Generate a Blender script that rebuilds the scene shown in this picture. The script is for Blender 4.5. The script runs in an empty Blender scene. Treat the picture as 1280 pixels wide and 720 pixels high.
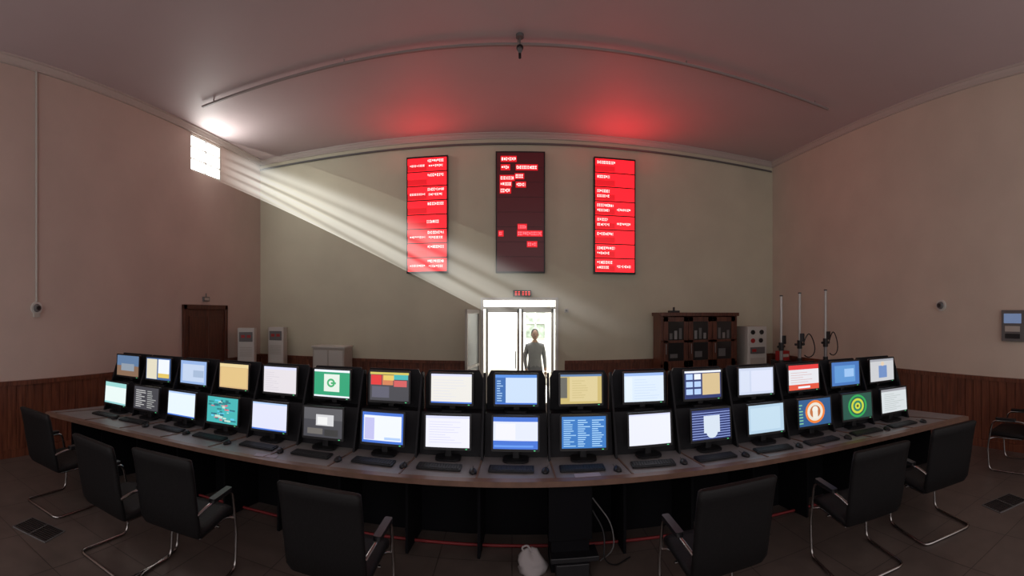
import bpy, random
from math import *
from mathutils import Vector, Matrix, Quaternion
random.seed(4)
scn=bpy.context.scene
scn.view_settings.view_transform='Standard'
COL=bpy.context.collection
# ------------------------------------------------------------ camera (panorama, as in the photo)
cd=bpy.data.cameras.new("camera"); cam=bpy.data.objects.new("camera",cd)
COL.objects.link(cam); cam.location=(0,0,2); cam.rotation_euler=(pi/2,0,0)
scn.camera=cam
cd.type='PANO'; cd.panorama_type='CENTRAL_CYLINDRICAL'
cd.central_cylindrical_range_u_min=-1.149; cd.central_cylindrical_range_u_max=1.149
cd.central_cylindrical_range_v_min=-0.589; cd.central_cylindrical_range_v_max=0.7038
cd.central_cylindrical_radius=1.0
cd.clip_start=0.05; cd.clip_end=200

# ------------------------------------------------------------ materials
MATS={}
def mat(name,col,rough=.6,metal=0,spec=.5,emit=None,estr=0,noise=0,nscale=6,alpha=1,trans=0,bump=0):
    if name in MATS: return MATS[name]
    m=bpy.data.materials.new(name); m.use_nodes=True
    nt=m.node_tree; b=nt.nodes['Principled BSDF']
    b.inputs['Base Color'].default_value=(*col,1); b.inputs['Roughness'].default_value=rough
    b.inputs['Metallic'].default_value=metal; b.inputs['Specular IOR Level'].default_value=spec
    b.inputs['Alpha'].default_value=alpha; b.inputs['Transmission Weight'].default_value=trans
    if emit: 
        b.inputs['Emission Color'].default_value=(*emit,1); b.inputs['Emission Strength'].default_value=estr
    if noise or bump:
        tc=nt.nodes.new('ShaderNodeTexCoord'); n=nt.nodes.new('ShaderNodeTexNoise')
        n.inputs['Scale'].default_value=nscale; n.inputs['Detail'].default_value=5
        nt.links.new(tc.outputs['Object'],n.inputs['Vector'])
        if noise:
            r=nt.nodes.new('ShaderNodeValToRGB')
            r.color_ramp.elements[0].position=.3; r.color_ramp.elements[1].position=.7
            r.color_ramp.elements[0].color=(*[c*(1-noise) for c in col],1)
            r.color_ramp.elements[1].color=(*[min(1,c*(1+noise)) for c in col],1)
            nt.links.new(n.outputs['Fac'],r.inputs['Fac']); nt.links.new(r.outputs['Color'],b.inputs['Base Color'])
        if bump:
            bp=nt.nodes.new('ShaderNodeBump'); bp.inputs['Strength'].default_value=bump; bp.inputs['Distance'].default_value=.01
            nt.links.new(n.outputs['Fac'],bp.inputs['Height']); nt.links.new(bp.outputs['Normal'],b.inputs['Normal'])
    MATS[name]=m; return m
def emis(col,s=1.0):
    k="glow_%02x%02x%02x_%d"%(*[int(c*255) for c in col],int(s*100))
    if k in MATS: return MATS[k]
    m=mat(k,(.02,.02,.02),rough=.35,emit=col,estr=s); return m

def wood(name,c1,c2,rough=.45,planks=True,scale=9):
    m=bpy.data.materials.new(name); m.use_nodes=True; nt=m.node_tree; b=nt.nodes['Principled BSDF']
    tc=nt.nodes.new('ShaderNodeTexCoord'); mp=nt.nodes.new('ShaderNodeMapping')
    mp.inputs['Scale'].default_value=(14,14,1.2)
    n=nt.nodes.new('ShaderNodeTexNoise'); n.inputs['Scale'].default_value=2.2; n.inputs['Detail'].default_value=8
    r=nt.nodes.new('ShaderNodeValToRGB'); r.color_ramp.elements[0].color=(*c1,1); r.color_ramp.elements[1].color=(*c2,1)
    r.color_ramp.elements[0].position=.35; r.color_ramp.elements[1].position=.68
    nt.links.new(tc.outputs['Object'],mp.inputs['Vector']); nt.links.new(mp.outputs['Vector'],n.inputs['Vector'])
    nt.links.new(n.outputs['Fac'],r.inputs['Fac']); nt.links.new(r.outputs['Color'],b.inputs['Base Color'])
    b.inputs['Roughness'].default_value=rough
    MATS[name]=m; return m
def tilefloor():
    m=bpy.data.materials.new("floor_tile"); m.use_nodes=True; nt=m.node_tree; b=nt.nodes['Principled BSDF']
    tc=nt.nodes.new('ShaderNodeTexCoord'); br=nt.nodes.new('ShaderNodeTexBrick')
    br.offset=0; br.inputs['Scale'].default_value=1; br.inputs['Brick Width'].default_value=.6; br.inputs['Row Height'].default_value=.6
    br.inputs['Mortar Size'].default_value=.004
    br.inputs['Color1'].default_value=(.150,.118,.102,1); br.inputs['Color2'].default_value=(.168,.132,.114,1); br.inputs['Mortar'].default_value=(.05,.04,.034,1)
    n=nt.nodes.new('ShaderNodeTexNoise'); n.inputs['Scale'].default_value=5; n.inputs['Detail'].default_value=6
    mx=nt.nodes.new('ShaderNodeMixRGB'); mx.blend_type='MULTIPLY'; mx.inputs['Fac'].default_value=.5
    nt.links.new(tc.outputs['Object'],br.inputs['Vector']); nt.links.new(tc.outputs['Object'],n.inputs['Vector'])
    nt.links.new(br.outputs['Color'],mx.inputs['Color1']); nt.links.new(n.outputs['Fac'],mx.inputs['Color2'])
    nt.links.new(mx.outputs['Color'],b.inputs['Base Color']); b.inputs['Roughness'].default_value=.36
    MATS["floor_tile"]=m; return m

M_wallB=mat("plaster_back",(.61,.59,.455),rough=.85,noise=.05,nscale=1.3,bump=.12)
M_wallL=mat("plaster_left",(.60,.49,.43),rough=.85,noise=.05,nscale=1.3,bump=.12)
M_wallR=mat("plaster_right",(.62,.54,.45),rough=.85,noise=.05,nscale=1.3,bump=.12)
M_ceil=mat("ceiling_paint",(.60,.50,.51),rough=.6,spec=.35,noise=.03,nscale=.8)
M_corn=mat("cornice_plaster",(.54,.48,.44),rough=.7)
M_rail=mat("rail_paint",(.30,.26,.25),rough=.6)
M_floor=tilefloor()
M_wain=wood("wainscot_wood",(.095,.028,.015),(.21,.07,.034))
M_door=wood("door_wood",(.06,.018,.010),(.13,.04,.02))
M_cab=wood("cabinet_wood",(.075,.024,.014),(.16,.055,.03),rough=.35)
M_white=mat("white_paint",(.62,.62,.58),rough=.45)
M_off=mat("offwhite_metal",(.5,.48,.43),rough=.45)
M_blk=mat("black_plastic",(.009,.009,.011),rough=.42)
M_blk2=mat("black_panel",(.008,.008,.011),rough=.6,spec=.3,noise=.2,nscale=20)
M_under=mat("black_underdesk",(.0035,.0035,.005),rough=.8,spec=.15)
M_lea=mat("black_leather",(.005,.0045,.005),rough=.6,spec=.3,noise=.2,nscale=60,bump=.15)
M_chr=mat("chrome",(.42,.40,.39),rough=.25,metal=1)
M_steel=mat("grey_steel",(.30,.30,.30),rough=.4,metal=.6)
M_gry=mat("grey_plastic",(.14,.14,.14),rough=.5)
M_desk=mat("desk_laminate",(.24,.225,.225),rough=.45,noise=.08,nscale=8)
M_edge=mat("desk_wood_edge",(.18,.10,.07),rough=.4,noise=.15,nscale=12)
M_key=mat("key_plastic",(.02,.02,.022),rough=.55)
M_red=mat("red_plastic",(.4,.02,.02),rough=.5)
M_duct=mat("dark_red_duct",(.20,.012,.014),rough=.6)
M_glass=mat("dark_glass",(.03,.03,.03),rough=.08)

# ------------------------------------------------------------ mesh builder
class MB:
    def __init__(s): s.v=[];s.f=[];s.mi=[];s.sm=[];s.m=[]
    def mid(s,m):
        if m not in s.m: s.m.append(m)
        return s.m.index(m)
    def add(s,vs,fs,m,smooth=False,T=None):
        o=len(s.v); 
        for p in vs: s.v.append(tuple(T@Vector(p)) if T else tuple(p))
        k=s.mid(m)
        for f in fs: s.f.append(tuple(i+o for i in f)); s.mi.append(k); s.sm.append(smooth)
    def box(s,c,d,m,T=None,R=None):
        hx,hy,hz=d[0]/2,d[1]/2,d[2]/2
        vs=[Vector((x,y,z)) for x in(-hx,hx) for y in(-hy,hy) for z in(-hz,hz)]
        if R: vs=[R@v for v in vs]
        vs=[v+Vector(c) for v in vs]
        s.add(vs,[(0,1,3,2),(4,6,7,5),(0,4,5,1),(2,3,7,6),(0,2,6,4),(1,5,7,3)],m,T=T)
    def bb(s,x0,x1,y0,y1,z0,z1,m,T=None): s.box(((x0+x1)/2,(y0+y1)/2,(z0+z1)/2),(x1-x0,y1-y0,z1-z0),m,T)
    def rbox(s,c,d,r,m,T=None,R=None,axis=2,n=4):
        a=[i for i in range(3) if i!=axis]; hx,hy,hz=d[a[0]]/2,d[a[1]]/2,d[axis]/2
        ring=[]
        for cx,cy,a0 in((hx-r,hy-r,0),(-hx+r,hy-r,90),(-hx+r,-hy+r,180),(hx-r,-hy+r,270)):
            for i in range(n+1):
                t=radians(a0+90*i/n); ring.append((cx+r*cos(t),cy+r*sin(t)))
        vs=[]
        for z in(-hz,hz):
            for p in ring:
                q=[0,0,0]; q[a[0]]=p[0]; q[a[1]]=p[1]; q[axis]=z; q=Vector(q)
                if R: q=R@q
                vs.append(q+Vector(c))
        N=len(ring)
        fs=[tuple(range(N-1,-1,-1)),tuple(range(N,2*N))]
        s.add(vs,fs,m,T=T)
        s.add(vs,[(i,(i+1)%N,N+(i+1)%N,N+i) for i in range(N)],m,smooth=True,T=T)
    def tube(s,pts,r,m,seg=8,T=None,round_=0,rads=None,closed=False):
        P=[Vector(p) for p in pts]
        if round_:
            Q=[P[0]]
            for i in range(1,len(P)-1):
                a=(P[i-1]-P[i]);b=(P[i+1]-P[i]); ra=min(round_,a.length*.45,b.length*.45)
                A=P[i]+a.normalized()*ra;B=P[i]+b.normalized()*ra
                for k in range(6):
                    t=k/5; Q.append(A*(1-t)**2+P[i]*2*t*(1-t)+B*t*t)
            Q.append(P[-1]);P=Q
        t0=(P[1]-P[0]).normalized(); up=Vector((0,0,1)) if abs(t0.z)<.9 else Vector((1,0,0))
        n=t0.cross(up).normalized(); vs=[];pt=t0
        for i,p in enumerate(P):
            t=(P[min(i+1,len(P)-1)]-P[max(i-1,0)]).normalized()
            n=(pt.rotation_difference(t))@n; pt=t; b=t.cross(n)
            rr=rads[i] if rads else r
            for k in range(seg):
                a=2*pi*k/seg; vs.append(p+(n*cos(a)+b*sin(a))*rr)
        fs=[]
        for i in range(len(P)-1):
            for k in range(seg):
                fs.append((i*seg+k,i*seg+(k+1)%seg,(i+1)*seg+(k+1)%seg,(i+1)*seg+k))
        s.add(vs,fs,m,smooth=True,T=T)
        s.add(vs,[tuple(range(seg-1,-1,-1)),tuple(range((len(P)-1)*seg,len(P)*seg))],m,T=T)
    def cyl(s,p0,p1,r,m,seg=20,r1=None,T=None):
        s.tube([p0,p1],r,m,seg,T=T,rads=[r,r if r1 is None else r1])
    def sphere(s,c,r,m,seg=16,rings=10,T=None,zmin=-1):
        vs=[];fs=[]
        rx,ry,rz=r if isinstance(r,(tuple,list)) else (r,r,r)
        for i in range(rings+1):
            ph=pi*i/rings-pi/2
            for k in range(seg):
                a=2*pi*k/seg; z=max(sin(ph),zmin); vs.append((c[0]+rx*cos(ph)*cos(a),c[1]+ry*cos(ph)*sin(a),c[2]+rz*z))
        for i in range(rings):
            for k in range(seg): fs.append((i*seg+k,i*seg+(k+1)%seg,(i+1)*seg+(k+1)%seg,(i+1)*seg+k))
        s.add(vs,fs,m,smooth=True,T=T)
    def ext(s,poly,y0,y1,m,T=None):
        N=len(poly); vs=[(p[0],y0,p[1]) for p in poly]+[(p[0],y1,p[1]) for p in poly]
        s.add(vs,[tuple(range(N)),tuple(range(2*N-1,N-1,-1))]+[(i,N+i,N+(i+1)%N,(i+1)%N) for i in range(N)],m,T=T)
    def obj(s,name,loc=(0,0,0),rz=0,parent=None,bevel=0,mesh=None):
        me=bpy.data.meshes.new(name); me.from_pydata(s.v,[],s.f)
        for m in s.m: me.materials.append(m)
        me.polygons.foreach_set('material_index',s.mi); me.polygons.foreach_set('use_smooth',s.sm); me.update()
        return link(name,me,loc,rz,parent,bevel)
def link(name,me,loc=(0,0,0),rz=0,parent=None,bevel=0):
    o=bpy.data.objects.new(name,me); COL.objects.link(o); o.location=loc; o.rotation_euler=(0,0,rz)
    if parent: o.parent=parent
    if bevel:
        b=o.modifiers.new('bevel','BEVEL'); b.width=bevel; b.segments=2; b.limit_method='ANGLE'; b.angle_limit=radians(50)
    return o
def boxo(name,x0,x1,y0,y1,z0,z1,m,bevel=0):
    b=MB(); b.bb(x0,x1,y0,y1,z0,z1,m); return b.obj(name,bevel=bevel)

# ------------------------------------------------------------ room
XL,XR,YB,YF,H=-5.6,5.85,8.84,-2.2,5.57
boxo("floor",XL-.2,XR+.2,YF,YB+.25,-.1,0,M_floor)
boxo("ceiling",XL-.2,XR+.2,YF,YB+.25,H,H+.15,M_ceil)
b=MB(); 
for a in [(XL-.2,-.62,0,H),(.92,XR+.2,0,H),(-.62,.92,2.32,H)]:
    b.bb(a[0],a[1],YB,YB+.25,a[2],a[3],M_wallB)
b.obj("wall_back")
WY0,WY1,WZ0,WZ1=6.36,7.32,4.74,5.44
b=MB()
for a in [(YF,WY0,0,H),(WY1,YB,0,H),(WY0,WY1,0,WZ0),(WY0,WY1,WZ1,H)]:
    b.bb(XL-.2,XL,a[0],a[1],a[2],a[3],M_wallL)
b.obj("wall_left")
boxo("wall_right",XR,XR+.2,YF,YB,0,H,M_wallR)
# cornices
def cornice(name,p0,p1,inward):
    b=MB(); prof=[(0,0),(.03,0),(.03,.02),(.055,.045),(.07,.08),(.09,.085),(.09,.11),(0,.11)]
    p0=Vector(p0);p1=Vector(p1);iw=Vector(inward); N=len(prof); vs=[]
    for P in(p0,p1):
        for d,z in prof: vs.append(P+iw*d+Vector((0,0,H-.11+z)))
    b.add(vs,[(i,(i+1)%N,N+(i+1)%N,N+i) for i in range(N)]+[tuple(range(N-1,-1,-1)),tuple(range(N,2*N))],M_corn)
    return b.obj(name)
cornice("trim_1",(XL,YB,0),(XR,YB,0),(0,-1,0)); cornice("trim_2",(XL,YF,0),(XL,YB,0),(1,0,0)); cornice("trim_3",(XR,YF,0),(XR,YB,0),(-1,0,0))
# wainscot panelling
def wains(name,p0,p1,inward,skip=[]):
    b=MB(); p0=Vector(p0);p1=Vector(p1);L=(p1-p0).length; d=(p1-p0)/L; iw=Vector(inward)
    T=Matrix(((d.x,iw.x,0,p0.x),(d.y,iw.y,0,p0.y),(0,0,1,0),(0,0,0,1)))
    n=int(L/.14); w=L/n
    for i in range(n):
        if any(a<(i+.5)*w<c for a,c in skip): continue
        b.bb(i*w+.004,(i+1)*w-.004,0,.022,.1,1.0,M_wain,T)
    segs=[];cur=0
    for a,c in skip: segs.append((cur,a)); cur=c
    segs.append((cur,L))
    for a,c in segs:
        b.bb(a,c,0,.008,.0,1.0,M_door,T); b.bb(a,c,0,.045,1.0,1.06,M_wain,T); b.bb(a,c,0,.035,0,.11,M_wain,T)
    return b.obj(name)
wains("baseboard_back",(XL,YB,0),(XR,YB,0),(0,-1,0),[(XL*-1-.75,XL*-1+1.05)])
wains("baseboard_left",(XL,YF,0),(XL,YB,0),(1,0,0),[(6.08-YF,7.52-YF)])
wains("baseboard_right",(XR,YF,0),(XR,YB,0),(-1,0,0))
b=MB(); b.tube([(XL+.02,YB-.03,5.36),(XR-.05,YB-.03,5.36)],.022,M_gry); b.obj("trim_4")
# window high on left wall
b=MB()
M_pane=mat("window_daylight",(.9,.9,.9),emit=(1,1,.96),estr=6)
xw=XL-.05
b.bb(xw-.02,xw,WY0,WY1,WZ0,WZ1,M_pane)
for y in(WY0+.02,(WY0+WY1)/2,WY1-.02): b.bb(xw,xw+.04,y-.014,y+.014,WZ0,WZ1,M_white)
for z in(WZ0+.02,WZ0+.24,WZ0+.47,WZ1-.02): b.bb(xw,xw+.035,WY0,WY1,z-.010,z+.010,M_white)
b.obj("window_1")
# brown wooden door on left wall
b=MB(); y0,y1,z1=6.12,7.48,2.17
b.bb(XL+.001,XL+.06,y0,y0+.09,0,z1,M_door);b.bb(XL+.001,XL+.06,y1-.09,y1,0,z1,M_door);b.bb(XL+.001,XL+.06,y0,y1,z1-.09,z1,M_door)
b.bb(XL+.001,XL+.035,y0+.09,y1-.09,0.01,z1-.09,M_door)
for a,c in((y0+.17,y0+.63),(y0+.73,y1-.17)):
    for e,f in((.2,.95),(1.1,1.95)): b.bb(XL+.03,XL+.048,a,c,e,f,M_door)
b.cyl((XL+.03,y1-.17,1.0),(XL+.09,y1-.17,1.0),.012,M_steel); b.cyl((XL+.09,y1-.17,1.0),(XL+.09,y1-.29,1.0),.011,M_steel)
b.obj("door_2",bevel=.006)
b=MB(); b.bb(XL+.001,XL+.04,6.72,6.9,2.24,2.33,M_gry); b.bb(XL+.04,XL+.043,6.74,6.88,2.26,2.31,M_off); b.tube([(XL+.02,6.81,2.33),(XL+.02,6.81,2.4)],.01,M_gry); b.obj("door_sign")

# ------------------------------------------------------------ glazed entrance door
b=MB(); dl,dr,dt=-.619,.919,2.319
b.bb(dl,dl+.05,YB-.03,YB+.22,0.001,dt,M_white); b.bb(dr-.05,dr,YB-.03,YB+.22,0.001,dt,M_white); b.bb(dl+.05,dr-.05,YB-.03,YB+.22,dt-.05,dt,M_white)
yy=YB+.12
b.bb(dl+.05,dr-.05,yy-.03,yy+.03,2.09,2.14,M_off)
for x0,x1 in((-.53,.15),(.18,.84)):
    for a,c in((x0,x0+.05),(x1-.05,x1)): b.bb(a,c,yy-.022,yy+.022,.01,2.09,M_off)
    b.bb(x0,x1,yy-.022,yy+.022,.01,.2,M_off); b.bb(x0,x1,yy-.022,yy+.022,2.02,2.09,M_off)
    b.cyl((x1-.08 if x0<0 else x0+.08,yy-.06,.9),(x1-.08 if x0<0 else x0+.08,yy-.06,1.25),.012,M_steel)
b.obj("door_1",bevel=.003)
b=MB(); 
b.bb(0,.05,-.02,.02,.01,2.08,M_off);b.bb(.67,.72,-.02,.02,.01,2.08,M_off)
for z in((.01,.2),(.98,1.03),(2.0,2.08)): b.bb(0,.72,-.019,.019,z[0],z[1],M_off)
b.bb(.05,.67,-.004,.004,.2,2.0,mat("leaf_glass",(.20,.22,.22),rough=.25))
b.cyl((.62,-.05,.9),(.62,-.05,1.2),.012,M_steel)
b.obj("door_3",loc=(-.65,YB-.06,0),rz=radians(-105))
b=MB(); b.bb(.02,.38,YB-.06,YB-.001,2.34,2.46,M_blk)
for i,x in enumerate((.06,.12,.20,.26,.32)):
    for z in(2.37,2.4,2.43): b.bb(x,x+.035,YB-.063,YB-.06,z-.006,z+.006,emis((1,.05,.04),2.0))
b.obj("led_clock")
# outside
boxo("ground_outside",-9,9,YB+.26,16,-.2,-.08,mat("paving",(.6,.58,.54),rough=.8,noise=.1))
b=MB(); b.bb(-7,7,13.0,13.2,-.08,5,mat("facade_white",(.85,.85,.82),rough=.8,noise=.04,nscale=2))
b.bb(1.0,1.08,12.7,12.78,-.08,3,M_off); b.bb(-7,7,12.9,13.0,.0,.3,M_off)
b.bb(.40,.95,12.93,13.0,1.3,2.15,mat("facade_window",(.20,.25,.20),rough=.4,noise=.5,nscale=9))
b.bb(.40,.95,12.91,12.93,1.7,1.74,M_white); b.bb(.66,.70,12.91,12.93,1.3,2.15,M_white)
b.bb(-.62,-.1,12.93,13.0,.4,1.9,mat("facade_panel",(.55,.56,.53),rough=.6))
b.obj("facade_outside")

# ------------------------------------------------------------ red LED boards
E_red=emis((1,.008,.016),1.9); E_red2=emis((.8,.006,.015),1.0); E_dk=emis((.13,.002,.008),.30); E_tx=emis((1,.42,.40),2.6); E_txr=emis((1,.10,.12),2.4)
def board(name,cx,w,z0,z1,kind):
    b=MB(); y=YB; 
    b.bb(cx-w/2,cx+w/2,y-.09,y-.001,z0,z1,M_blk)
    fw=.025; ws=w-2*fw; x0=cx-ws/2; n=8; hz=(z1-z0-2*fw)/n; yf=y-.09
    rnd=random.Random({'left':1,'mid':2,'right':5}[kind])
    for i in range(n):
        a=z0+fw+i*hz; 
        if kind=='mid':
            b.bb(x0,x0+ws,yf-.004,yf,a+.004,a+hz-.004,E_dk)
        else:
            b.bb(x0,x0+ws,yf-.004,yf,a+.012,a+hz-.012,E_red)
            b.bb(x0,x0+ws*.5,yf-.006,yf-.004,a+.02,a+hz*.48,E_red2)
    def text(xa,xb,zc,h,m):
        x=xa
        while x<xb:
            ww=rnd.uniform(.012,.03)
            q=rnd.random(); x2=min(x+ww,xb)
            if q<.6:
                b.bb(x,x2,yf-.009,yf-.006,zc-h/2,zc-h/2+h*.32,m); b.bb(x,x2,yf-.009,yf-.006,zc+h*.15,zc+h/2,m); b.bb(x,x+ww*.35,yf-.009,yf-.006,zc-h*.18,zc+h*.15,m)
            else: b.bb(x,x2,yf-.009,yf-.006,zc-h/2+rnd.uniform(0,.02),zc+h/2-rnd.uniform(0,.012),m)
            x+=ww+rnd.uniform(.008,.018)
    for i in range(n):
        zc=z0+fw+(i+.5)*hz
        if kind=='left':
            if i in(3,): text(x0+.5*ws,x0+.8*ws,zc,.06,E_tx)
            else: text(x0+.52*ws,x0+.93*ws,zc+.07,.055,E_tx)
            if i in(0,2,5,7): text(x0+.06*ws,x0+.45*ws,zc-.02,.04,E_tx); text(x0+.55*ws,x0+.9*ws,zc-.03,.045,E_tx)
        elif kind=='right':
            text(x0+.05*ws,x0+(.3+.2*rnd.random())*ws,zc+.06,.055,E_tx)
            if i in(0,1,3,4,5): text(x0+.05*ws,x0+.35*ws,zc-.04,.05,E_tx)
            if i in(0,3,4): text(x0+.55*ws,x0+.9*ws,zc-.02,.05,E_tx)
    if kind=='mid':
        X=lambda f:x0+f*ws; Z=lambda f:z0+fw+f*(z1-z0-2*fw)
        for a,c,z,h in((.1,.4,.945,.06),(.1,.26,.875,.06),(.42,.85,.875,.06),(.08,.36,.785,.06),(.08,.3,.735,.06),(.08,.28,.68,.07),(.4,.56,.80,.07),(.42,.6,.73,.06),
                       (.46,.62,.375,.06),(.45,.95,.32,.07),(.05,.12,.32,.06),(.66,.84,.23,.06)):
            text(X(a),X(c),Z(z),h,E_tx if z>.5 else E_txr); b.bb(X(a)-.02,X(c)+.02,yf-.006,yf-.004,Z(z)-.06,Z(z)+.06,E_red2)
    b.obj(name)
board("led_board",-1.69,.84,2.81,5.15,'left')
board("led_board",.165,.97,2.80,5.19,'mid')
board("led_board",2.06,.86,2.80,5.14,'right')

# ------------------------------------------------------------ ceiling rail with camera
b=MB(); b.bb(-4.85,5.0,5.80,5.835,5.50,5.53,M_rail)
for x in(-4.6,-2.3,.08,2.4,4.7): b.cyl((x,5.818,5.52),(x,5.818,5.57),.012,M_rail,8)
b.obj("ceiling_rail")
b=MB(); b.cyl((.1,5.7,5.57),(.1,5.7,5.53),.05,M_gry); b.cyl((.1,5.7,5.53),(.1,5.7,5.42),.010,M_gry,8); b.sphere((.1,5.7,5.40),.045,M_blk); b.cyl((.1,5.7,5.39),(.1,5.6,5.31),.03,M_gry); b.cyl((.1,5.7,5.38),(.1,5.66,5.25),.018,M_blk)
b.obj("ceiling_camera")

# ------------------------------------------------------------ desk
def Yf(x): return 3.34-.008*x-.0215*x*x
def Ym(x): return 3.74-.025*x-.0165*x*x
def Sm(x): return -.025-.033*x
def Xk(k): return .03+.575*k*(1-.00075*k*k)
def MP(k,off=0.0):
    x=Xk(k); n=Vector((-Sm(x),1)).normalized(); return Vector((x+n.x*off, Ym(x)+n.y*off)), atan(Sm(x))
ks=[-8.72+i*(8.05+8.72)/48 for i in range(49)]
fx=lambda k: .03+ (Xk(k)-.03)*1.045
b=MB()
def strip(zt,zb,fo,bo,m,kk=ks):
    vs=[]
    for k in kk:
        X=fx(k); P,_=MP(k,bo)
        vs+= [(X,Yf(X)+fo,zt),(P.x,P.y,zt),(X,Yf(X)+fo,zb),(P.x,P.y,zb)]
    fs=[];n=len(kk)
    for i in range(n-1):
        a=4*i;c=4*(i+1)
        fs+=[(a,c,c+1,a+1),(a+2,a+3,c+3,c+2),(a,a+2,c+2,c),(a+1,c+1,c+3,a+3)]
    fs+=[(0,1,3,2),(4*n-4,4*n-2,4*n-1,4*n-3)]
    b.add(vs,fs,m)
strip(.75,.715,.03,.42,M_desk)
pts=[(fx(k),Yf(fx(k))-.012,.728) for k in ks]
vs=[];
for x,y,z in pts: vs+=[(x,y-.015,z+.018),(x,y+.045,z+.024),(x,y+.045,z-.028),(x,y-.015,z-.024)]
fs=[]
for i in range(len(pts)-1):
    a=4*i;c=a+4
    for j in range(4): fs.append((a+j,a+(j+1)%4,c+(j+1)%4,c+j))
b.add(vs,fs+[(0,1,2,3),(len(vs)-1,len(vs)-2,len(vs)-3,len(vs)-4)],M_edge)
for i in range(17):
    k=-8.5+i; k2=max(min(k,8.0),-8.7); X=fx(k); P,a=MP(k,.12)
    A=Vector((X,Yf(X)+.03)); d=(P-A); L=d.length; ang=atan2(d.y,d.x)
    T=Matrix.Translation((A.x,A.y,0))@Matrix.Rotation(ang,4,'Z')
    b.bb(0,L,-.006,.006,.745,.757,M_edge,T)
    P2,_=MP(k,.40); d2=P2-P; L2=d2.length; T2=Matrix.Translation((P.x,P.y,0))@Matrix.Rotation(atan2(d2.y,d2.x),4,'Z')
    b.ext([(-.1,.75),(L2,.75),(L2,1.44),(L2-.08,1.46),(.04,1.10)],-.009,.009,M_blk2,T2)
    A3=Vector((X,Yf(X)+.28)); d3=P2-A3; T4=Matrix.Translation((A3.x,A3.y,0))@Matrix.Rotation(atan2(d3.y,d3.x),4,'Z')
    b.bb(0,d3.length,-.012,.012,.0,.715,M_under,T4)
for k in range(-8,8):
    P,a=MP(k,.15); T=Matrix.Translation((P.x,P.y,0))@Matrix.Rotation(a,4,'Z'); w=.545
    b.add([(-w/2,-.02,.75),(w/2,-.02,.75),(w/2,.07,1.11),(-w/2,.07,1.11),(-w/2,.27,.75),(w/2,.27,.75),(w/2,.27,1.11),(-w/2,.27,1.11)],
          [(0,1,2,3),(5,4,7,6),(3,2,6,7),(0,3,7,4),(1,5,6,2),(0,4,5,1)],M_blk2,T=T)
    b.ext([(-w/2,1.1),(w/2,1.1),(w/2,1.40),(w/2-.035,1.47),(-w/2+.035,1.47),(-w/2,1.40)],.24,.27,M_blk2,T)
    P,a=MP(k,.30); T=Matrix.Translation((P.x,P.y,0))@Matrix.Rotation(a,4,'Z'); b.bb(-.3,.3,-.01,.01,0.0,.72,M_under,T)
b.obj("console_desk")
b=MB(); vs=[]
for k in ks:
    if not -7.4<k<6.6: continue
    P,_=MP(k,.06); vs.append((P.x,P.y,.02))
b.tube(vs,.014,M_duct,6); b.obj("floor_cable_duct")
b=MB(); b.bb(.30,.60,3.42,3.7,0,.70,M_under); b.bb(.28,.62,3.40,3.42,.25,.68,M_under); b.bb(.33,.58,3.3,3.42,0,.12,M_blk); b.bb(.29,.66,3.32,3.5,.12,.16,M_blk)
b.obj("desk_pedestal",bevel=.006)
b=MB()
b.tube([(.63,3.45,.45),(.72,3.4,.3),(.70,3.36,.1),(.8,3.4,.02),(.95,3.5,.02)],.006,M_blk,6,round_=.1)
b.tube([(.63,3.45,.55),(.78,3.42,.35),(.8,3.4,.15),(.7,3.5,.02)],.005,M_gry,6,round_=.1)
b.obj("power_cables")
# crumpled white cloth bag on the floor
b=MB(); rn=random.Random(3); vs=[];fs=[];S=18;R=9
for i in range(R+1):
    for k in range(S):
        a=2*pi*k/S; t=i/R; rad=.10*sqrt(max(0,1-t**2.2))*(1+.14*sin(3*a+i*.7)+rn.uniform(-.10,.10))+.01; vs.append((rad*cos(a)-.02*t,rad*sin(a)*.8,.16*t*(1+.18*sin(2*a+1))))
for i in range(R):
    for k in range(S): fs.append((i*S+k,i*S+(k+1)%S,(i+1)*S+(k+1)%S,(i+1)*S+k))
fs.append(tuple(range(S-1,-1,-1))); fs.append(tuple(range(R*S,R*S+S)))
b.add(vs,fs,mat("white_cloth",(.36,.33,.33),rough=.9,bump=.4,nscale=20),smooth=True)
b.tube([(-.05,0,.13),(-.09,-.02,.19),(-.04,-.01,.21),(0,0,.14)],.008,MATS["white_cloth"],6,round_=.03)
b.obj("cloth_bag",loc=(.16,3.46,0))

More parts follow.
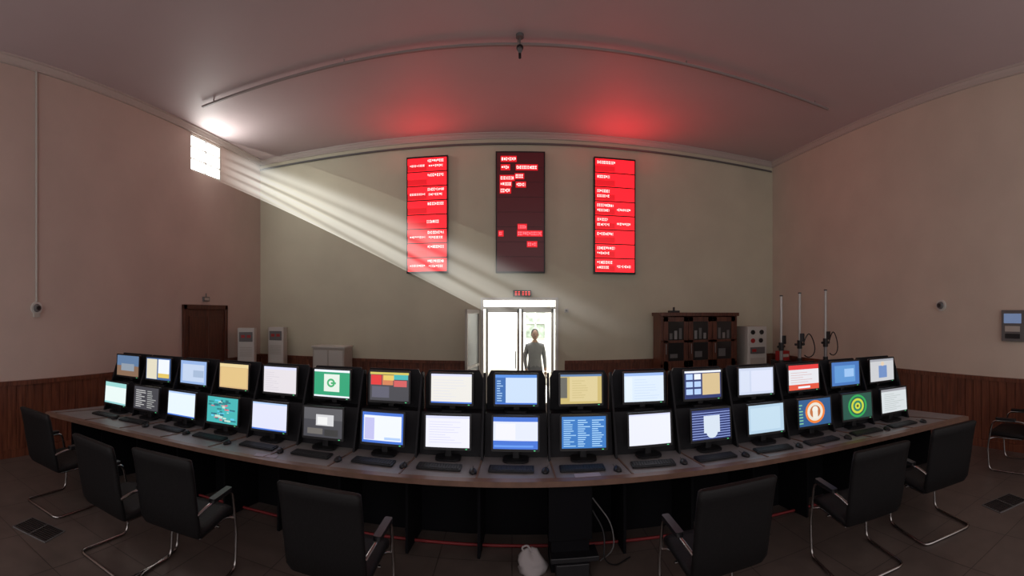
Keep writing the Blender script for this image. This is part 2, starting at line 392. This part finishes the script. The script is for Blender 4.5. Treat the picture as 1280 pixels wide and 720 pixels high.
# ------------------------------------------------------------ monitors
W=(.80,.84,.93); LAV=(.66,.68,.90); LB=(.42,.58,.88); NAV=(.015,.03,.14); BL=(.05,.16,.62); TEAL=(.05,.42,.42); YEL=(.72,.52,.12); ORG=(.8,.2,.03); GRN=(.02,.35,.10); DG=(.05,.05,.06); G=(.3,.3,.33); TAN=(.62,.47,.25); RD=(.7,.03,.03); CY=(.1,.55,.75); BK=(.008,.01,.015); PALE=(.75,.86,.84)
def lines(x0,x1,y0,y1,n,col,rn,h=.4,full=False):
    out=[];dy=(y1-y0)/n
    for i in range(n):
        xe=x1 if full else x0+(x1-x0)*rn.uniform(.45,1); out.append(('r',x0,y0+i*dy,xe,y0+i*dy+dy*h,col))
    return out
def content(name,rn):
    r=lambda a,b_,c,d,col:('r',a,b_,c,d,col); o=[]
    bar=[r(0,0,1,.05,BL)]
    if name=='l-8': o=[r(0,0,1,1,PALE),r(0,.8,1,1,(.3,.62,.6)),r(0,0,1,.08,(.3,.6,.62))]
    if name=='l-7': o=[r(0,0,1,1,DG)]+lines(.08,.5,.1,.9,9,(.5,.5,.5),rn)+lines(.56,.94,.1,.9,9,(.35,.36,.35),rn)
    if name=='l-6': o=[r(0,0,1,1,(.74,.84,.92)),r(0,.93,1,1,LB)]+bar
    if name=='l-5': o=[r(0,0,1,1,TEAL)]+[r(x:=rn.uniform(.02,.8),y:=rn.uniform(.05,.85),x+rn.uniform(.05,.2),y+rn.uniform(.03,.1),rn.choice([(.6,.15,.2),CY,(.02,.2,.22),(.5,.7,.6),(.02,.15,.2)])) for _ in range(44)]
    if name=='l-4': o=[r(0,0,1,1,(.70,.72,.90)),r(0,.94,1,1,LB)]+bar
    if name=='l-3': o=[r(0,0,1,1,DG),r(.0,.6,1,1,(.09,.09,.1)),r(.32,.4,.78,.78,(.6,.6,.62)),r(.36,.44,.62,.7,(.8,.8,.8)),r(.1,.1,.5,.3,(.14,.13,.12)),r(.55,.06,.9,.28,(.03,.03,.03))]
    if name=='l-2': o=[r(0,0,1,1,BL),r(.04,.08,.96,.9,W),r(.06,.1,.3,.82,(.5,.5,.8)),r(.55,.12,.94,.2,LB)]
    if name=='l-1': o=[r(0,0,1,1,(.80,.80,.90)),r(0,.92,1,1,LAV)]+lines(.08,.9,.15,.88,9,(.62,.62,.78),rn,.2)
    if name=='l0': o=[r(0,0,1,1,(.72,.76,.92)),r(0,.86,1,1,BL),r(0,0,1,.26,BL),r(.05,.3,.5,.8,(.82,.82,.9)),r(.02,.06,.9,.12,(.12,.3,.8))]
    if name=='l1': o=[r(0,0,1,1,(.03,.17,.5))]+lines(.04,.32,.06,.94,13,(.35,.6,.85),rn)+lines(.36,.64,.06,.94,13,(.4,.65,.9),rn)+lines(.68,.96,.06,.94,13,(.4,.65,.9),rn)
    if name=='l2': o=[r(0,0,1,1,(.78,.80,.90)),r(0,.95,1,1,LAV)]
    if name=='l3': o=[r(0,0,1,1,NAV)]+lines(.0,1,.04,.98,11,(.3,.38,.75),rn,.25,True)+[r(.3,.22,.72,.8,(.62,.7,.8)),('c',.51,.25,.21,(.62,.7,.8))]
    if name=='l4': o=[r(0,0,1,1,(.42,.58,.72)),r(.05,.1,.9,.9,(.5,.66,.78))]
    if name=='l5': o=[r(0,0,1,1,(.02,.09,.24)),('c',.5,.52,.44,ORG),('c',.5,.52,.35,(.75,.7,.6)),('c',.5,.52,.24,(.5,.16,.05)),('c',.5,.6,.13,(.8,.78,.7)),r(.42,.25,.58,.55,(.8,.75,.65))]+lines(.0,.12,.1,.9,7,(.2,.5,.3),rn)
    if name=='l6': o=[r(0,0,1,1,(.01,.07,.05)),('c',.5,.5,.46,(.02,.35,.08)),('c',.5,.5,.38,(.01,.10,.06)),('c',.5,.5,.31,(.55,.6,.04)),('c',.5,.5,.22,(.02,.2,.1)),('c',.5,.5,.13,(.6,.65,.05)),('c',.5,.5,.06,(.1,.1,.02))]
    if name=='l7': o=[r(0,0,1,1,(.62,.66,.68)),r(0,.9,1,1,G)]+lines(.1,.9,.1,.85,9,(.45,.5,.5),rn,.3)
    if name=='u-8': o=[r(0,0,1,1,(.22,.13,.08)),r(0,.5,1,1,(.10,.18,.32)),r(.2,.25,.8,.6,(.25,.3,.36))]
    if name=='u-7': o=[r(0,0,1,1,(.05,.12,.3)),r(.02,.02,.45,.95,(.7,.65,.5)),r(.5,.1,.95,.95,W),r(.5,.1,.95,.3,YEL)]
    if name=='u-6': o=[r(0,0,1,1,(.28,.42,.72)),r(.08,.1,.92,.85,(.5,.6,.78)),r(.5,.3,.9,.6,(.35,.45,.62))]
    if name=='u-5': o=[r(0,0,1,1,(.62,.42,.2)),r(0,.86,1,1,(.75,.6,.3)),r(.04,.06,.96,.84,(.70,.50,.22))]
    if name=='u-4': o=[r(0,0,1,1,(.72,.68,.72)),r(0,.9,1,1,LAV)]+lines(.06,.5,.1,.85,9,(.6,.56,.62),rn,.2)
    if name=='u-3': o=[r(0,0,1,1,(.02,.33,.16)),r(.28,.2,.72,.84,(.72,.8,.72)),('c',.48,.52,.16,(.05,.4,.15)),('c',.48,.52,.09,(.72,.8,.72)),r(.48,.48,.62,.55,(.05,.4,.15)),r(0,.92,1,1,W),r(0,0,1,.06,W)]
    if name=='u-2': o=[r(0,0,1,1,DG),r(.02,.55,.3,.9,RD),r(.32,.55,.6,.9,(.6,.2,.08)),r(.62,.75,.98,.92,TEAL),r(0,.92,1,1,(.6,.5,.1)),r(.35,.72,.62,.9,YEL),r(.62,.5,.95,.72,(.6,.1,.1)),r(.05,.1,.5,.5,(.1,.1,.14))]
    if name=='u-1': o=[r(0,0,1,1,(.78,.76,.72)),r(0,.93,1,1,LAV)]+bar+lines(.06,.9,.12,.88,8,(.7,.7,.75),rn,.2)
    if name=='u0': o=[r(0,0,1,1,(.55,.68,.86)),r(0,.04,.25,.96,(.03,.13,.4)),r(0,.9,1,1,(.08,.25,.7))]+lines(.04,.2,.1,.85,9,(.35,.55,.8),rn)+bar
    if name=='u1': o=[r(0,0,1,1,(.55,.43,.15)),r(.22,.08,.9,.93,(.66,.55,.28)),r(0,.2,.16,.9,(.12,.12,.1)),r(0,.93,1,1,(.1,.2,.4))]+lines(.28,.7,.2,.85,8,(.55,.45,.2),rn,.3)
    if name=='u2': o=[r(0,0,1,1,(.66,.76,.88)),r(0,.9,1,1,(.3,.45,.8)),r(.04,.05,.2,.86,(.72,.8,.86))]+lines(.25,.9,.1,.85,8,(.55,.66,.8),rn,.2)
    if name=='u3': o=[r(0,0,1,1,NAV)]+[r(.04+.22*i,.15+.27*j,.04+.22*i+.18,.15+.27*j+.2,rn.choice([W,LB,(.6,.3,.1),(.3,.3,.5)])) for i in range(2) for j in range(3)]+[r(.48,.12,.97,.9,TAN),r(0,.93,1,1,W)]
    if name=='u4': o=[r(0,0,1,1,(.56,.62,.78)),r(.04,.1,.3,.9,(.62,.68,.82)),r(.35,.1,.95,.9,(.66,.7,.85))]
    if name=='u5': o=[r(0,0,1,1,(.72,.72,.76)),r(0,.82,1,1,RD),r(0,.0,1,.22,(.7,.08,.04)),r(.3,.06,.7,.14,W)]+lines(.06,.9,.3,.78,5,(.6,.4,.4),rn,.2)
    if name=='u6': o=[r(0,0,1,1,(.05,.16,.45)),r(.1,.12,.85,.85,(.10,.28,.6)),r(.45,.35,.8,.7,(.3,.5,.8))]
    if name=='u7': o=[r(0,0,1,1,(.55,.56,.58)),r(.35,.15,.7,.7,(.15,.25,.5)),('c',.52,.78,.1,(.7,.55,.4)),r(0,.9,1,1,(.35,.36,.4))]
    return o
def monitor(k,row):
    rn=random.Random(k*7+ (3 if row=='u' else 1))
    if row=='l': P,a=MP(k,0); z0=.757; zc=.995; 
    else: P,a=MP(k*1.01,.27); z0=1.112; zc=1.315
    wid,hei=(.405,.30)
    a+= rn.uniform(-.05,.05)
    b=MB(); tilt=Matrix.Rotation(radians(-5 if row=='l' else -3),4,'X'); T=Matrix.Translation((0,0,zc-z0))@tilt
    b.rbox((0,.0,0),(wid,.03,hei),.012,M_blk,T=T,axis=1)
    b.rbox((0,.03,0),(wid*.72,.04,hei*.66),.02,M_blk,T=T,axis=1)
    b.rbox((0,.055,(zc-z0)/2),(.06,.02,(zc-z0)),.008,M_blk)
    b.rbox((0,.04,.008),(.22,.17,.016),.05,M_blk)
    bz=.016; x0=-wid/2+bz; w=wid-2*bz; zb=-hei/2+bz+.006; h=hei-2*bz-.006
    gain=1.12
    for i,e in enumerate(content('%s%d'%(row,k),rn)):
        y=-.0155-.0003*i
        if e[0]=='r':
            _,ax,ay,bx,by,c=e; bx=min(bx,1);by=min(by,1)
            vs=[(x0+ax*w,y,zb+ay*h),(x0+bx*w,y,zb+ay*h),(x0+bx*w,y,zb+by*h),(x0+ax*w,y,zb+by*h)]
        else:
            _,cx,cy,r,c=e; vs=[(x0+cx*w+r*h*cos(t*pi/12),y,zb+cy*h+r*h*sin(t*pi/12)) for t in range(24)]
        b.add(vs,[tuple(range(len(vs)))],emis(c,gain),T=T)
    b.bb(wid/2-.05,wid/2-.035,-.017,-.015,-hei/2+.008,-hei/2+.013,emis((.1,.8,.3),1),T)
    b.obj("computer_monitor",loc=(P.x,P.y,z0),rz=a)
for k in range(-8,8):
    for row in 'lu': monitor(k,row)

# ------------------------------------------------------------ keyboards, mice
b=MB(); b.rbox((0,0,.009),(.36,.14,.014),.012,M_blk)
for r in range(5):
    n=15
    for i in range(n):
        if r==0 and 4<=i<=8: continue
        b.bb(-.168+i*.0225,-.168+i*.0225+.0185,-.055+r*.0225,-.055+r*.0225+.018,.016,.022,M_key)
b.bb(-.168+4*.0225,-.168+8*.0225+.0185,-.055,-.037,.016,.022,M_key)
kbo=b.obj("keyboard"); KB=kbo.data
b=MB(); b.sphere((0,0,.002),(.031,.052,.034),M_blk,14,8,zmin=0); b.bb(-.003,.003,.015,.035,.028,.036,M_gry); b.tube([(0,.05,.01),(.004,.09,.008),(.01,.13,.008)],.0022,M_blk,5)
mo=b.obj("computer_mouse"); MO=mo.data
first=True
for k in range(-8,8):
    rn=random.Random(k+50)
    P,a=MP(k,-.19)
    P2,_=MP(k+.42,-.24)
    if first: kbo.location=(P.x,P.y,.752);kbo.rotation_euler=(0,0,a); mo.location=(P2.x,P2.y,.752); first=False
    else:
        link("keyboard",KB,(P.x-.03+rn.uniform(-.012,.012),P.y,.752),a+rn.uniform(-.06,.06)); link("computer_mouse",MO,(P2.x,P2.y+rn.uniform(-.03,.03),.752),a+rn.uniform(-.3,.3))
b=MB(); b.bb(-.10,.10,-.035,.035,0,.003,mat("paper",(.45,.42,.5),rough=.8)); po=b.obj("paper_sheet",loc=(.58,3.395,.752),rz=.03)
link("paper_sheet",po.data,(-2.05,3.33,.752),.25)

# ------------------------------------------------------------ office chairs
def chairmesh():
    b=MB()
    def pad(profile,w,th,m,ny=9):
        n=len(profile); secs=[]
        for i,(y,z) in enumerate(profile):
            a=Vector(profile[max(i-1,0)]);c=Vector(profile[min(i+1,n-1)]); t=(c-a).normalized(); nn=Vector((-t.y,t.x))
            e=min(i,n-1-i)/1.0; sc=1 if e>=1 else .55
            ww=w/2*(1 if e>=1 else .93); ring=[]
            for k in range(16):
                an=2*pi*k/16; cx=ww*copysign(abs(cos(an))**.25,cos(an)); cz=th/2*sc*copysign(abs(sin(an))**.6,sin(an))
                ring.append((cx,y+nn.x*cz,z+nn.y*cz))
            secs.append(ring)
        vs=[p for r in secs for p in r]; fs=[]
        for i in range(n-1):
            for k in range(16): fs.append((i*16+k,i*16+(k+1)%16,(i+1)*16+(k+1)%16,(i+1)*16+k))
        b.add(vs,fs,m,smooth=True); b.add(vs,[tuple(range(15,-1,-1)),tuple(range((n-1)*16,n*16))],m)
    pad([(.27,.43),(.255,.455),(.18,.47),(.05,.465),(-.1,.455),(-.2,.455),(-.225,.45)],.50,.075,M_lea)
    pad([(-.215,.44),(-.235,.49),(-.26,.6),(-.285,.72),(-.305,.84),(-.33,.95),(-.35,1.01),(-.352,1.02)],.52,.055,M_lea)
    for s in(-1,1):
        x=.275*s
        b.tube([(0,-.27,.014),(x,-.27,.014),(x,.25,.014),(x,.27,.30),(x,.20,.645),(x,-.16,.655),(x*.93,-.27,.62)],.0125,M_chr,8,round_=.07)
        b.rbox((x,.02,.672),(.05,.27,.028),.012,M_blk,axis=2)
        b.tube([(x,.262,.40),(x*.8,.2,.42),(x*.8,-.18,.42)],.01,M_chr,8,round_=.04)
    b.tube([(-.25,.05,.415),(.25,.05,.415)],.01,M_chr,8)
    return b
cm=None
for (x,y,r) in [(-1.06,2.62,0),(1.26,2.60,0),(-2.26,2.54,8),(2.50,2.56,-10),(-2.80,2.38,0),(3.38,2.48,-14),(-3.98,2.50,4),(5.28,2.50,5)]:
    if cm is None: o=chairmesh().obj("office_chair",(x,y,0),radians(r)); cm=o.data
    else: link("office_chair",cm,(x,y,0),radians(r))

# ------------------------------------------------------------ furniture at the back
def kiosk(name,loc,rz):
    b=MB(); b.rbox((0,0,.85),(.36,.32,1.70),.03,M_white)
    b.bb(-.14,.14,-.165,-.158,1.42,1.62,M_gry); b.bb(-.10,-.02,-.168,-.164,1.5,1.56,M_red); b.bb(.02,.1,-.168,-.164,1.5,1.56,M_red)
    for i in range(6): b.bb(-.13,.13,-.166,-.158,1.12+i*.035,1.135+i*.035,M_off)
    b.bb(-.15,.15,-.164,-.158,.15,.95,M_off)
    return b.obj(name,loc,rz)
kiosk("air_conditioner",(-5.22,7.72,0),radians(25)); kiosk("air_conditioner",(-4.93,8.5,0),radians(12))
b=MB(); b.bb(-3.98,-3.28,8.3,8.76,.0,1.30,M_off); b.bb(-4.0,-3.26,8.27,8.78,1.30,1.335,M_white)
b.bb(-3.95,-3.64,8.285,8.3,.1,1.25,M_white); b.bb(-3.61,-3.31,8.285,8.3,.1,1.25,M_white)
for x in(-3.68,-3.57): b.bb(x-.01,x+.01,8.27,8.285,.75,.9,M_steel)
b.obj("storage_cabinet",bevel=.006)
b=MB(); x0,x1,y0,y1=2.86,4.56,8.25,8.72
b.bb(x0,x1,y1-.03,y1,0,1.95,M_cab); b.bb(x0,x0+.05,y0,y1,0,1.95,M_cab); b.bb(x1-.05,x1,y0,y1,0,1.95,M_cab)
b.bb(x0-.03,x1+.03,y0-.04,y1+.01,1.95,2.02,M_cab); b.bb(x0,x1,y0,y1,0,.08,M_cab); b.bb(x0,x1,y0,y1,.95,1.0,M_cab)
b.bb(x0,x1,y0,y1,1.45,1.47,M_cab)
w=(x1-x0-.1)/3
for i in range(3):
    a=x0+.05+i*w; c=a+w
    for e,f in((a+.005,a+.10),(c-.10,c-.005)): b.bb(e,f,y0-.02,y0,.1,1.93,M_cab)
    for e,f in((.1,.17),(.88,1.06),(1.42,1.47),(1.84,1.93)): b.bb(a+.005,c-.005,y0-.02,y0,e,f,M_cab)
    b.bb(a+.10,c-.10,y0-.012,y0-.006,.17,.88,M_cab); b.bb(a+.10,c-.10,y0-.012,y0-.008,1.06,1.84,M_glass)
    b.cyl((a+.05,y0-.05,1.2),(a+.05,y0-.05,1.4),.008,M_steel,8)
    for j in range(3): b.bb(a+.13+j*.1,a+.13+j*.1+.06,y0-.016,y0-.0125,1.49,1.49+.12+.05*((i+j)%3),M_steel if (i+j)%2 else M_gry)
    b.bb(a+.14,a+.3,y0-.016,y0-.0125,1.12,1.2+.04*i,M_gry)
b.obj("glass_door_cabinet",bevel=.004)
b=MB(); b.bb(3.1,3.3,8.35,8.5,2.02,2.06,M_blk); b.cyl((3.2,8.42,2.06),(3.2,8.42,2.13),.02,M_blk); b.obj("desk_bell")
b=MB(); b.rbox((5.02,8.42,.86),(.48,.5,1.72),.02,M_white); yf=8.17
for x,z,m in((4.90,1.6,M_blk),(5.12,1.6,M_blk),(4.90,1.42,M_red),(5.1,1.42,M_blk)): b.cyl((x,yf-.02,z),(x,yf,z),.05,m,16); 
b.bb(4.84,5.2,yf-.012,yf,1.14,1.28,M_gry); b.bb(4.84,5.2,yf-.008,yf,.2,1.05,M_off); b.bb(4.88,4.98,yf-.02,yf-.01,1.18,1.24,M_red)
b.obj("equipment_cabinet")
b=MB(); b.rbox((5.45,7.9,.5),(.3,.4,1.0),.03,M_blk); b.rbox((5.45,7.85,1.1),(.26,.2,.2),.03,M_red); b.bb(5.38,5.52,7.72,7.745,1.08,1.14,M_off); b.obj("water_dispenser")
M_rod=mat("rod_metal",(.50,.50,.48),rough=.35,metal=.3)
def stand(loc,h,rz,hoop):
    b=MB()
    for i in range(3):
        a=2*pi*i/3; b.tube([(0,0,.25),(.12*cos(a),.12*sin(a),.14),(.30*cos(a),.30*sin(a),.012)],.011,M_steel,8,round_=.05)
    b.cyl((0,0,.12),(0,0,h*.62),.03,M_steel,12); b.cyl((0,0,h*.6),(0,0,h),.024,M_rod,12)
    b.cyl((0,0,h*.60),(0,0,h*.66),.045,M_blk,12); b.cyl((-.09,0,h*.63),(.09,0,h*.63),.02,M_blk,8); b.cyl((0,0,h*.50),(0,0,h*.53),.045,M_blk,12)
    b.rbox((.03,-.03,h*.68),(.07,.06,.14),.012,M_blk)
    if hoop:
        pts=[(.05+.02*sin(t*2)+ .11*(1-cos(t)),-.03,h*.62+.20*sin(t)) for t in [i*2*pi/20 for i in range(18)]]
        b.tube(pts,.010,M_blk,6)
        b.tube([(.05,-.03,h*.5),(.0,-.06,h*.4),(.05,-.05,.3),(.15,-.1,.02)],.008,M_blk,6,round_=.1)
    b.cyl((0,0,h),(0,0,h+.02),.028,M_blk,10)
    return b.obj("tripod_stand",loc,rz)
stand((4.28,6.20,0),2.29,.3,False); stand((4.58,6.08,0),2.34,-.2,True); stand((4.92,5.8,0),2.39,.1,True)

# ------------------------------------------------------------ wall fixtures
def walldome(name,x,y,z,s,conduit=False):
    b=MB(); b.cyl((x,y,z),(x+s*.03,y,z),.09,M_white,20); b.cyl((x+s*.03,y,z),(x+s*.075,y,z),.06,M_gry,20,r1=.045); b.cyl((x+s*.075,y,z),(x+s*.08,y,z),.03,M_blk,16)
    if conduit: b.tube([(x+s*.015,y,z+.08),(x+s*.015,y,H-.10)],.018,M_off,8); b.bb(x+.001,x+.03,y-.05,y+.05,z-.13,z-.07,M_off)
    b.obj(name)
walldome("wall_speaker",XL,3.08,2.08,1,True); walldome("smoke_detector",XR,4.06,2.13,-1)
b=MB(); xx=XR; b.bb(xx-.06,xx-.001,2.60,2.96,1.60,2.05,M_gry); b.bb(xx-.064,xx-.06,2.64,2.92,1.86,2.0,emis((.25,.35,.6),.5)); b.bb(xx-.066,xx-.06,2.66,2.90,1.74,1.82,M_off); b.bb(xx-.066,xx-.06,2.66,2.9,1.64,1.71,M_blk)
b.obj("wall_control_panel",bevel=.005)
b=MB(); b.bb(1.04,1.12,YB-.03,YB-.001,2.02,2.10,M_off); b.bb(1.06,1.10,YB-.035,YB-.03,2.04,2.08,M_gry); b.obj("light_switch")
def vent(x,y,rz):
    b=MB(); 
    for i in range(9): b.bb(-.2,.2,-.12+i*.03,-.108+i*.03,.001,.008,M_blk)
    b.bb(-.21,.21,-.13,-.12,.0,.009,M_gry); b.bb(-.21,.21,.132,.142,.0,.009,M_gry)
    for x_ in(-.21,-.005,.2): b.bb(x_,x_+.01,-.13,.142,0,.0085,M_gry)
    b.obj("floor_vent",(x,y,0),rz)
vent(-3.6,2.0,.3); vent(4.2,2.1,-.3)

# ------------------------------------------------------------ man standing outside the glazed door
def skin(verts,edges,radii,root=0,lv=2):
    me=bpy.data.meshes.new("t"); me.from_pydata(verts,edges,[]); o=bpy.data.objects.new("t",me); COL.objects.link(o)
    sk=o.modifiers.new('s','SKIN'); sk.use_smooth_shade=True
    for i,d in enumerate(me.skin_vertices[0].data):
        r=radii[i]; d.radius=r if isinstance(r,tuple) else (r,r); d.use_root=(i==root)
    sb=o.modifiers.new('u','SUBSURF'); sb.levels=lv; sb.render_levels=lv
    dg=bpy.context.evaluated_depsgraph_get(); dg.update(); ev=o.evaluated_get(dg); m2=ev.to_mesh()
    V=[tuple(v.co) for v in m2.vertices]; F=[tuple(p.vertices) for p in m2.polygons]; ev.to_mesh_clear(); bpy.data.objects.remove(o)
    return V,F
M_shirt=mat("grey_shirt",(.10,.10,.11),rough=.9,noise=.1); M_tr=mat("dark_trousers",(.06,.06,.07),rough=.9); M_skin=mat("skin",(.20,.12,.09),rough=.7,spec=.2); M_hair=mat("black_hair",(.015,.013,.012),rough=.95,spec=.1); M_shoe=mat("black_shoes",(.02,.02,.02),rough=.4)
mv=[(0,0,.90),(0,.0,1.06),(0,0,1.22),(0,.01,1.36),(0,0,1.45),(0,-.01,1.52),
    (.10,0,.84),(.115,-.02,.47),(.125,.03,.09),(.13,-.07,.04),(.13,-.15,.035),
    (-.10,0,.84),(-.11,.0,.47),(-.115,.05,.09),(-.12,-.05,.04),(-.12,-.13,.035),
    (.165,.01,1.375),(.215,.03,1.12),(.225,-.04,.89),(.225,-.06,.82),
    (-.165,.01,1.375),(-.215,.04,1.12),(-.205,-.08,.91),(-.20,-.12,.84)]
me_=[(0,1),(1,2),(2,3),(3,4),(4,5),(0,6),(6,7),(7,8),(8,9),(9,10),(0,11),(11,12),(12,13),(13,14),(14,15),(3,16),(16,17),(17,18),(18,19),(3,20),(20,21),(21,22),(22,23)]
mr=[(.155,.11),(.150,.10),(.165,.11),(.155,.10),(.06,.06),(.05,.052),.090,.064,.044,(.042,.038),(.035,.028),.090,.064,.044,(.042,.038),(.035,.028),.064,.048,.036,.026,.064,.048,.036,.026]
V,F=skin(mv,me_,mr)
b=MB(); 
def mclass(f):
    c=Vector((0,0,0))
    for i in f: c+=Vector(V[i])
    c/=len(f)
    if c.z<.075: return M_shoe
    if abs(c.x)>.175 and c.z<.90 and c.z>.7: return M_skin
    if c.z<.93 and abs(c.x)<.18: return M_tr
    if c.z<.7: return M_tr
    if c.z>1.455: return M_skin
    return M_shirt
for m in (M_shoe,M_tr,M_shirt,M_skin): b.add(V,[f for f in F if mclass(f)==m],m,smooth=True)
b.sphere((0,-.015,1.62),(.074,.092,.115),M_skin,20,14); b.sphere((0,.008,1.645),(.082,.094,.105),M_hair,20,14,zmin=-.05)
b.sphere((0,-.108,1.605),(.013,.02,.022),M_skin,8,6); b.sphere((0,-.095,1.565),(.026,.01,.007),mat("lips",(.2,.07,.06)),8,6)
for s in(-1,1):
    b.sphere((.03*s,-.098,1.63),(.013,.008,.007),M_hair,8,6); b.sphere((.077*s,.0,1.615),(.012,.022,.032),M_skin,8,6)
for s,wx,wy,wz,dr in((1,.225,-.06,.82,Vector((0,-.1,-1))),(-1,-.20,-.12,.84,Vector((.05,-.4,-.9)))):
    d=dr.normalized(); side=Vector((0,1,0)) if s==1 else Vector((.2,.8,-.5)); side=(side-side.dot(d)*d).normalized(); nrm=d.cross(side)*(-s)
    o=Vector((wx,wy,wz)); hv=[o,o+d*.04,o+d*.08]; he=[(0,1),(1,2)]; hr=[.024,(.034,.018),(.036,.016)]
    hv,fc=skin([tuple(p) for p in hv],he,hr,0,1); b.add(hv,fc,M_skin,smooth=True)
    for i,L in enumerate((.072,.08,.075,.06)):
        q=o+d*.075+side*(-.03+.02*i); c=nrm*-.012
        fv,ff=skin([tuple(q),tuple(q+d*L*.45),tuple(q+d*L*.8+c),tuple(q+d*L+c*2.2)],[(0,1),(1,2),(2,3)],[.009,.0085,.008,.007],0,1); b.add(fv,ff,M_skin,smooth=True)
    q=o+d*.025-side*.025; fv,ff=skin([tuple(q),tuple(q-side*.02+d*.025),tuple(q-side*.028+d*.055)],[(0,1),(1,2)],[.011,.01,.008],0,1); b.add(fv,ff,M_skin,smooth=True)
man=b.obj("man",(.50,9.75,-.08),radians(4))

# ------------------------------------------------------------ sun shaft painted as a self-glowing volume, stripes and fade included
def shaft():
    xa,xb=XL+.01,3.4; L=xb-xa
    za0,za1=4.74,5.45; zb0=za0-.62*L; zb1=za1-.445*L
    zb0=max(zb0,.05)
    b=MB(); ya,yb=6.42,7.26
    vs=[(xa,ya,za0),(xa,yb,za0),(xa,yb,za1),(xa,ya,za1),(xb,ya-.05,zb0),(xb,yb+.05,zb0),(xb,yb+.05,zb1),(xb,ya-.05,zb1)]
    m=bpy.data.materials.new("painted_shaft_glow"); m.use_nodes=True; nt=m.node_tree; nt.nodes.clear()
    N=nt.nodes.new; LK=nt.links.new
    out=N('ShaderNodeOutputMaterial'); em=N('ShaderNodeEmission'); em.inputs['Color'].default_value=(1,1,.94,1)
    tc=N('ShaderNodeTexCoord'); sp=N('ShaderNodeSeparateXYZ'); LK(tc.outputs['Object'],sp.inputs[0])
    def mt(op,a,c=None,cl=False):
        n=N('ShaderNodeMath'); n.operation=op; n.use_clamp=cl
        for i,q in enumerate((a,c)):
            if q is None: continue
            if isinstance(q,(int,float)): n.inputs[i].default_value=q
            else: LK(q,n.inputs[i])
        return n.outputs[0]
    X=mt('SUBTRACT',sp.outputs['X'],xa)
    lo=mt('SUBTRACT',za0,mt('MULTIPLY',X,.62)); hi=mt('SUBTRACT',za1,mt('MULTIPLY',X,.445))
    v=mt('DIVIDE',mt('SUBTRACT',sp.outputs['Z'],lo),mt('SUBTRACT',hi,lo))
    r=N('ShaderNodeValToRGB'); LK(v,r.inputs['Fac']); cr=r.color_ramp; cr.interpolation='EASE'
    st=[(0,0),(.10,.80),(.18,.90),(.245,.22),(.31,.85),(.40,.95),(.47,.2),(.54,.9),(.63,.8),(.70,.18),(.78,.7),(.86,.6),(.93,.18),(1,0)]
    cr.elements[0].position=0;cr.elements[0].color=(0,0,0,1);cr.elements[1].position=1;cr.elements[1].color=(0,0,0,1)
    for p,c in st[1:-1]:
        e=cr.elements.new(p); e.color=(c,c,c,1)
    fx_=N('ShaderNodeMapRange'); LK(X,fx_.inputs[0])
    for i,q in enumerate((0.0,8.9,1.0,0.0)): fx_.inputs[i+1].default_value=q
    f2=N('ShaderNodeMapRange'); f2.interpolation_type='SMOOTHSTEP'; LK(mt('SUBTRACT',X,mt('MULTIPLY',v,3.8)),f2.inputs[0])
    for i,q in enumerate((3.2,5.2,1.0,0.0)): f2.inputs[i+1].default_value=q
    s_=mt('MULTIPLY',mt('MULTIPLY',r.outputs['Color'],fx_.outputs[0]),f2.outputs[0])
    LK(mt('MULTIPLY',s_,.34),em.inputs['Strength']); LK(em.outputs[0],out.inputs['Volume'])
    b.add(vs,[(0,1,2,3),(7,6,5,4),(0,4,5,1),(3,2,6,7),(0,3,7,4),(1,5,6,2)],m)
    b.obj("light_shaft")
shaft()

# ------------------------------------------------------------ lights
def area(name,loc,target,size,power,col,sy=None):
    l=bpy.data.lights.new(name,'AREA'); l.energy=power; l.color=col; l.size=size
    if sy: l.shape='RECTANGLE'; l.size_y=sy
    o=bpy.data.objects.new(name,l); COL.objects.link(o); o.location=loc
    o.rotation_euler=(Vector(target)-Vector(loc)).to_track_quat('-Z','Y').to_euler(); return o
area("daylight_outside",(0.3,11.2,4.6),(0.3,13,.6),3,700,(1,1,.97),1.2)
area("window_light",(XL+.03,6.84,5.1),(0,6.9,4.3),.6,16,(1,1,.95))
# red spill thrown by the LED boards onto the ceiling
for x,e in((-1.75,7),(2.1,12)):
    area("led_glow",(x,8.55,4.55),(x,7.5,5.57),.6,e,(1,.03,.04),.5)
w=bpy.data.worlds.new("world"); scn.world=w; w.use_nodes=True
bg=w.node_tree.nodes['Background']; bg.inputs[0].default_value=(.90,.83,.83,1); bg.inputs[1].default_value=1.06
